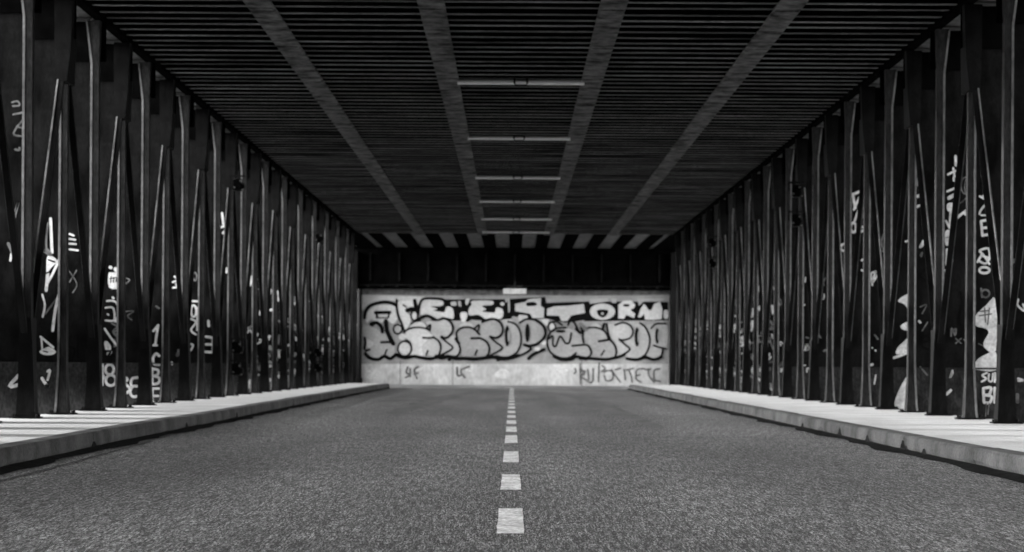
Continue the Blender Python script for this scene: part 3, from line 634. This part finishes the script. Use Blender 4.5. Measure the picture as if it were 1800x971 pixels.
S(T2, 20, [(-140, 240), (-128, 150), (-100, 98), (-40, 84), (90, 92), (125, 120)])
F(T2, 'g42', [(186, 125), (235, 118), (240, 155), (192, 155)], True, 1.3); F(T2, 'g28', [(255, 112), (285, 112), (290, 170), (262, 160)], False, 1.3); F(T2, 'g50', [(338, 92), (376, 90), (352, 148), (334, 140)], True, 1.3)
F(T2, 'g60', [(282, 230), (345, 228), (348, 275), (322, 322), (292, 308)], True, 1.3)
F(T2, 'g50', [(390, 115), (470, 106), (600, 110), (604, 148), (500, 160), (540, 195), (500, 215), (620, 228), (640, 180), (700, 190), (712, 250), (680, 292), (600, 278), (520, 292), (460, 258), (368, 250), (370, 180), (395, 150)], True, 1.3)
F(T2, 'g50', [(680, 140), (702, 122), (725, 140), (705, 160)], True, 1.3)
F(T2, 'g33', [(700, 300), (800, 290), (800, 340), (700, 340)], False, .8); F(T2, 'g33', [(760, 100), (775, 95), (778, 200), (765, 220)], True, 1.3)
F(T3, 'g42', [(88, 140), (190, 120), (220, 92), (350, 80), (346, 160), (380, 182), (376, 282), (262, 282), (240, 240), (88, 212)], False, 1.3)
F(T3, 'ink', [(205, 128), (285, 122), (302, 155), (212, 162)], True, 2)
F(T3, 'g28', [(400, 85), (800, 78), (800, 108), (460, 110), (412, 130)], False, 1.3)
F(T3, 'g42', [(410, 190), (480, 165), (620, 158), (778, 140), (792, 230), (650, 258), (612, 312), (552, 312), (530, 260), (408, 256)], False, 1.3)
F(T3, 'g42', [(128, 252), (212, 262), (190, 300), (130, 312)], True, 1.4)
F(T4, 'g33', [(90, 90), (280, 85), (280, 115), (95, 140)], False, 1.2); F(T4, 'g33', [(310, 85), (365, 85), (360, 130), (320, 130)], False, 1.2); F(T4, 'g33', [(570, 90), (870, 85), (800, 110), (640, 110), (590, 160)], False, 1.2)
E(T4, 'g50', 222, 218, 128, 82, 1.3); F(T4, 'ink', [(172, 202), (275, 202), (268, 250), (225, 278), (182, 254)], True, 2); E(T4, 'g33', 222, 238, 14, 13, 2.6)
F(T4, 'g60', [(382, 150), (430, 110), (510, 104), (552, 150), (540, 182), (502, 200), (552, 240), (540, 282), (462, 250), (440, 288), (382, 286)], False, 1.3); E(T4, 'ink', 462, 155, 34, 14, 2)
F(T4, 'g60', [(578, 275), (605, 190), (640, 138), (690, 205), (716, 200), (740, 142), (800, 118), (826, 200), (816, 292), (740, 300), (650, 296), (640, 238), (610, 275)], False, 1.3)
F(T4, 'g60', [(842, 208), (880, 210), (878, 285), (838, 280)], True, 1.3)
# lower row of bubble letters: fills
F(T1, 'g33', [(42, 360), (120, 368), (200, 400), (238, 445), (262, 370), (290, 420), (345, 530), (362, 580), (362, 630), (330, 672), (280, 660), (240, 665), (190, 690), (110, 682), (80, 640), (58, 560), (58, 470)])
F(T1, 'g60', [(60, 500), (110, 500), (150, 540), (100, 580)], True, 1.1); E(T1, 'g33', 395, 395, 42, 46, 1, 14); F(T1, 'g50', [(410, 340), (438, 360), (440, 410), (420, 430)], True, 1.2)
E(T1, 'g60', 440, 470, 34, 34, 1); E(T1, 'g60', 465, 590, 68, 74, 2, 14)
F(T1, 'g60', [(535, 662), (530, 560), (480, 490), (478, 425), (540, 388), (620, 380), (690, 412), (745, 470), (700, 500), (640, 560), (640, 665)])
F(T1, 'g42', [(620, 380), (690, 410), (745, 468), (795, 495), (830, 560), (820, 630), (775, 672), (700, 655), (630, 668), (600, 600), (600, 480)], True, .95)
F(T1, 'g50', [(520, 372), (560, 332), (610, 314), (660, 340), (682, 385), (600, 376)]); F(T2, 'g33', [(270, 368), (300, 335), (350, 318), (400, 345), (412, 378), (340, 368)]); F(T4, 'g33', [(100, 375), (130, 345), (170, 340), (215, 385)])
F(T2, 'g33', [(-60, 320), (30, 312), (100, 295), (160, 310), (198, 370), (190, 430), (150, 470), (80, 480), (130, 525), (196, 580), (130, 628), (62, 658), (82, 590), (60, 510), (0, 470), (-20, 400)], True, 1.2)
F(T2, 'g33', [(140, 500), (200, 455), (238, 492), (272, 560), (272, 622), (235, 662), (150, 655), (200, 600), (208, 575)])
F(T2, 'g25', [(250, 445), (268, 402), (330, 380), (400, 395), (470, 455), (480, 500), (540, 528), (565, 590), (545, 650), (480, 672), (430, 655), (360, 668), (290, 655), (282, 560), (255, 495)])
F(T2, 'g25', [(485, 345), (540, 310), (600, 298), (660, 318), (702, 380), (692, 440), (640, 478), (585, 475), (640, 525), (695, 580), (640, 622), (565, 655), (582, 570), (545, 495), (482, 450)], True, 1.2)
F(T2, 'g28', [(700, 325), (780, 318), (840, 352), (880, 430), (886, 520), (862, 595), (800, 650), (700, 678), (635, 660), (700, 600), (650, 520), (700, 450)])
F(T3, 'g25', [(145, 345), (220, 295), (300, 306), (362, 360), (386, 420), (365, 488), (300, 538), (190, 552), (240, 590), (170, 632), (95, 662), (148, 560), (150, 470), (140, 400)], True, 1.1)
F(T3, 'g28', [(414, 520), (440, 445), (500, 400), (590, 382), (680, 408), (745, 460), (795, 545), (790, 600), (700, 640), (640, 670), (560, 678), (480, 650), (430, 600)])
F(T3, 'g28', [(690, 580), (800, 566), (842, 600), (848, 640), (805, 672), (700, 655)], True, 1.1)
F(T4, 'g28', [(32, 445), (60, 400), (135, 382), (220, 405), (272, 470), (300, 515), (345, 565), (358, 630), (320, 672), (250, 682), (210, 655), (110, 660), (100, 560), (50, 505)])
F(T4, 'g33', [(278, 345), (360, 352), (440, 332), (502, 358), (527, 412), (500, 474), (430, 500), (395, 495), (450, 548), (493, 598), (430, 640), (360, 672), (372, 590), (340, 515), (292, 465)], True, 1.2)
F(T4, 'g33', [(530, 365), (600, 338), (652, 380), (692, 470), (690, 560), (650, 642), (560, 688), (450, 668), (500, 600), (440, 530), (530, 470)])
F(T4, 'g33', [(655, 365), (740, 342), (868, 342), (868, 582), (790, 575), (822, 615), (815, 655), (750, 690), (668, 664), (700, 560), (700, 450)], True, .9)
# lower row: outlines and counters
S(T1, 20, [(62, 480), (70, 525), (60, 590)]); S(T1, 18, [(230, 526), (300, 524), (350, 532)]); S(T1, 34, [(276, 312), (285, 400), (312, 470), (350, 540)]); S(T1, 28, [(125, 342), (185, 330), (230, 370), (242, 420)]); E(T1, 'ink', 140, 345, 24, 24, 4.2)
S(T1, 12, [(268, 645), (285, 600)]); S(T1, 18, [(75, 610), (110, 600)])
S(T1, 26, [(70, 640), (120, 685), (200, 698), (260, 665), (320, 690), (380, 650), (410, 668), (480, 682), (560, 668), (640, 682), (720, 692), (800, 672), (850, 660)])
S(T1, 14, [(455, 430), (480, 405), (530, 385), (600, 376), (680, 388), (720, 405)]); S(T1, 16, [(650, 480), (720, 482), (760, 474)]); S(T1, 14, [(760, 478), (805, 512), (828, 560), (818, 630), (795, 668)]); S(T1, 12, [(680, 655), (698, 610)])
S(T1, 14, [(480, 500), (520, 530), (535, 590)])
S(T1, 24, [(600, 300), (650, 268), (700, 262), (765, 292)]); S(T1, 14, [(685, 380), (722, 350), (718, 402)]); S(T1, 12, [(530, 340), (570, 318), (620, 312)])
S(T2, 18, [(0, 300), (60, 302), (120, 288), (180, 320), (206, 380), (190, 440), (140, 482), (90, 470)]); S(T2, 14, [(92, 480), (140, 522), (204, 580), (130, 632), (65, 662)]); S(T2, 14, [(15, 480), (66, 520), (84, 590), (62, 655)])
S(T2, 22, [(235, 490), (268, 540)]); S(T2, 16, [(265, 540), (280, 600), (268, 640), (232, 668), (150, 660)])
S(T2, 16, [(252, 500), (243, 430), (285, 386), (360, 374), (420, 394), (472, 445)]); S(T2, 18, [(392, 486), (482, 484)]); S(T2, 16, [(480, 484), (542, 520), (572, 580), (564, 640), (542, 668)]); S(T2, 12, [(428, 655), (450, 604)])
S(T2, 26, [(352, 305), (400, 276), (460, 268), (515, 302)]); S(T2, 14, [(425, 385), (468, 350), (462, 408)]); S(T2, 18, [(500, 322), (560, 302), (620, 293), (682, 328), (708, 390), (692, 450), (640, 482), (580, 468)]); S(T2, 14, [(582, 476), (640, 528), (704, 580), (640, 628), (560, 668)])
S(T2, 14, [(760, 318), (832, 343), (878, 410), (892, 500), (872, 590), (822, 648), (740, 676), (640, 662)]); E(T2, 'ink', 752, 462, 26, 105, 4.1); E(T2, 'g25', 768, 462, 12, 60, 4.8)
S(T2, 28, [(40, 665), (100, 684), (160, 668), (230, 688), (330, 688), (430, 694), (540, 682), (620, 676), (700, 694), (800, 680), (860, 660)]); E(T2, 'ink', 170, 700, 20, 16, 4.2); E(T2, 'ink', 660, 705, 18, 14, 4.2)
S(T3, 16, [(135, 330), (200, 294), (290, 300)]); S(T3, 22, [(290, 300), (362, 350), (394, 420), (376, 484), (310, 542), (230, 562), (180, 550)]); S(T3, 18, [(180, 556), (250, 590), (170, 645), (90, 672), (40, 680)]); E(T3, 'ink', 212, 432, 24, 95, 4.1)
S(T3, 26, [(225, 690), (260, 655), (320, 622), (380, 598)]); E(T3, 'g50', 310, 592, 30, 20, 4.6); E(T3, 'g50', 375, 530, 28, 24, 1.5); F(T3, 'g50', [(350, 300), (432, 298), (405, 360), (385, 350)], True, 1.5); E(T3, 'g50', 458, 372, 36, 46, 1.5, 12)
S(T3, 15, [(600, 380), (500, 388), (437, 436), (410, 520), (430, 605), (480, 655), (560, 684), (640, 676), (700, 635)]); S(T3, 15, [(660, 562), (800, 552), (842, 590), (852, 640), (812, 678), (720, 665)])
S(T3, 14, [(430, 490), (466, 462), (468, 550), (496, 566), (528, 482), (550, 470), (592, 532), (632, 528), (652, 435)]); E(T3, 'ink', 545, 415, 52, 16, 4.1)
S(T3, 16, [(620, 352), (645, 308), (685, 332), (722, 405)]); S(T3, 18, [(742, 335), (770, 445)]); S(T3, 14, [(430, 330), (500, 318), (560, 352)]); S(T3, 20, [(700, 390), (740, 430)])
S(T3, 26, [(480, 668), (560, 700), (660, 694), (700, 670), (800, 694)])
S(T4, 15, [(32, 530), (24, 440), (60, 390), (140, 376), (220, 398), (262, 440), (282, 492)]); S(T4, 18, [(188, 516), (300, 498)]); S(T4, 15, [(300, 500), (347, 560), (362, 620), (352, 668)]); S(T4, 12, [(212, 655), (240, 608)])
S(T4, 15, [(264, 338), (280, 430), (302, 492)]); S(T4, 14, [(350, 352), (430, 328), (502, 358), (530, 420), (502, 480), (430, 503), (388, 494)]); S(T4, 14, [(390, 498), (450, 550), (498, 596), (430, 648), (360, 680)])
S(T4, 15, [(600, 333), (657, 380), (695, 470), (692, 560), (652, 648), (570, 694), (462, 684)]); E(T4, 'ink', 570, 472, 26, 98, 4.1); E(T4, 'g25', 588, 472, 13, 60, 4.8)
E(T4, 'ink', 772, 462, 22, 80, 4.1); E(T4, 'g25', 788, 462, 11, 50, 4.8); S(T4, 14, [(735, 556), (790, 575), (862, 592)]); S(T4, 16, [(828, 600), (812, 662), (740, 694), (658, 668)]); S(T4, 14, [(712, 385), (760, 342), (860, 338)])
S(T4, 24, [(0, 690), (100, 688), (250, 698), (340, 684), (400, 668), (440, 650)]); S(T4, 22, [(470, 690), (560, 702), (640, 680)]); S(T4, 22, [(660, 680), (740, 700), (815, 675)])
S(T4, 26, [(0, 340), (60, 400)], 'inkgrey'); S(T4, 20, [(240, 340), (222, 400)])
# loose tags on the pale plinth band
for p_ in ([(190, 735), (182, 920)], [(0, 870), (60, 905), (105, 932), (130, 900)], [(130, 790), (128, 900)], [(8, 795), (34, 830), (0, 872)], [(75, 800), (85, 900)], [(240, 830), (262, 812), (318, 820), (325, 895), (262, 912), (242, 860)],
           [(312, 800), (352, 860), (402, 925)], [(352, 802), (405, 785)], [(462, 805), (532, 788)], [(488, 800), (512, 870), (520, 925)], [(440, 800), (452, 900)], [(640, 790), (572, 800), (560, 860), (565, 900), (610, 925)], [(575, 860), (600, 850)],
           [(650, 800), (705, 795)], [(682, 800), (690, 860), (742, 925)], [(800, 792), (745, 805), (738, 850), (748, 905), (800, 918)], [(220, 760), (250, 790), (215, 820)]):
    S(T4, 13, p_, 'inkgrey', 2)
for p_ in ([(495, 775), (482, 830), (520, 850), (475, 880)], [(520, 790), (520, 870)], [(600, 772), (565, 800), (572, 850), (590, 888)], [(562, 845), (600, 835)]): S(T1, 15, p_, 'inkgrey', 2)
for p_ in ([(248, 780), (250, 850)], [(292, 795), (288, 830), (328, 880)], [(260, 865), (310, 850)], [(310, 792), (370, 768)]): S(T2, 15, p_, 'inkgrey', 2)
for p_ in ([(690, 790), (700, 820), (680, 840)], [(740, 740), (745, 940)], [(755, 820), (790, 815), (780, 850), (755, 860)]): S(T3, 12, p_, 'inkgrey', 2)
for T, p_ in ((T1, [(580, 800), (650, 770), (640, 800), (590, 815)]), (T1, [(700, 770), (790, 790), (740, 820)]), (T2, [(330, 800), (400, 780), (380, 820)]), (T2, [(620, 850), (700, 790), (770, 830), (740, 890), (650, 880)]), (T1, [(60, 850), (130, 800), (200, 860), (120, 900)]), (T3, [(500, 790), (620, 800), (580, 860), (510, 850)])):
    F(T, 'white', p_, True, .7)
for m, b_ in layers.items(): b_.build('graffiti', M[m], wall)

mb = MB(); mb.box(-17, 17, 84.9, 86.5, -.2, 6.2)
tag(mb.build('rear_wall', M['darkwall']), 'dark bridge seat rising behind the painted end wall', 'wall')
for s, x0 in ((-1, -5.34), (1, 5.46)):
    mb = MB(); mb.box(x0, x0 + s * 2.2, 83.2, 84.8, -.1, 4.6)
    tag(mb.build('end_pier', M['steel']), 'dark concrete pier closing the %s end of the painted wall' % SIDE[s], 'pier')
    mb = MB(); mb.box(s * 9.3, s * 10.0, 72.2, 84.7, -.1, 2.2)  # added to hold back sky light from the end wall
    tag(mb.build('sky_screen', M['concrete']), 'added wall screening sky light from the cross street on the %s beyond the posts' % SIDE[s], 'wall')
# small lamp housing over the wall and the downpipe beside it
x, z = px(905, 513, WY - .6); l = empty('bulkhead_lamp', (x, WY - .75, z), 'small pale box lamp fixed under the girder above the painted wall', 'lamp')
mb = MB(); mb.box(-.40, .40, -.08, .08, -.09, .10); mb.build('diffuser', M['whiteband'], l, bevel=.02)
mb = MB(); mb.box(-.27, .27, -.06, .06, .15, .20); mb.box(-.02, .02, -.02, .02, .1, .35); mb.build('bracket', M['foot'], l)
x, z = px(632, 590, 79.0); l = empty('downpipe', (x, 79.0, 0), 'black downpipe at the left end of the painted wall', 'pipe')
mb = MB(); mb.cyl((0, 0, 0), (0, 0, 3.15), .075, 14); mb.build('pipe', M['black'], l)
mb = MB(); mb.cyl((0, 0, 0), (0, 0, .25), .11, 14); mb.cyl((0, 0, 1.9), (0, 0, 2.0), .09, 14); mb.build('collar', M['black'], l)

# ------------------------------------------------------------------ what lies beside the underpass, and an added sun blocker
g_ = empty('sun_blocker', (-5.98, 7, 0), 'long grey panel on short stands, added outside the left row of posts to block sun', 'sun blocker')  # added to keep sun off road and right kerb; hidden behind the webs
mb = MB(); mb.box(-.03, .03, 0, 67, .56, 1.66); mb.build('panel', M['darkwall'], g_)
mb = MB(); mb.box(-.06, .06, 0, 67, 1.661, 1.72); mb.build('top_rail', M['steel'], g_)
for k in range(24):
    mb = MB(); mb.box(-.04, .04, .4 + k * 2.85, .48 + k * 2.85, -.03, .559); mb.build('stand', M['steel'], g_)
for s, X in ((-1, XL), (1, XR)):
    mb = MB(); mb.box(X, X + s * .5, -39.5, 7.6, .13, ZC - .055)
    tag(mb.build('side_wall', M['darkwall']), 'solid dark wall of the %s side of the underpass around and behind the camera' % SIDE[s], 'wall')
for s in (-1, 1):
    mb = MB(); mb.box(s * 16, s * 16.6, -20, 71, -.2, .9); mb.box(s * 15.93, s * 16.67, -20, 71, .9, 1.02)
    w_ = mb.build('retaining_wall', M['darkwall']); tag(w_, 'low dark retaining wall beyond the %s row of posts' % SIDE[s], 'wall')
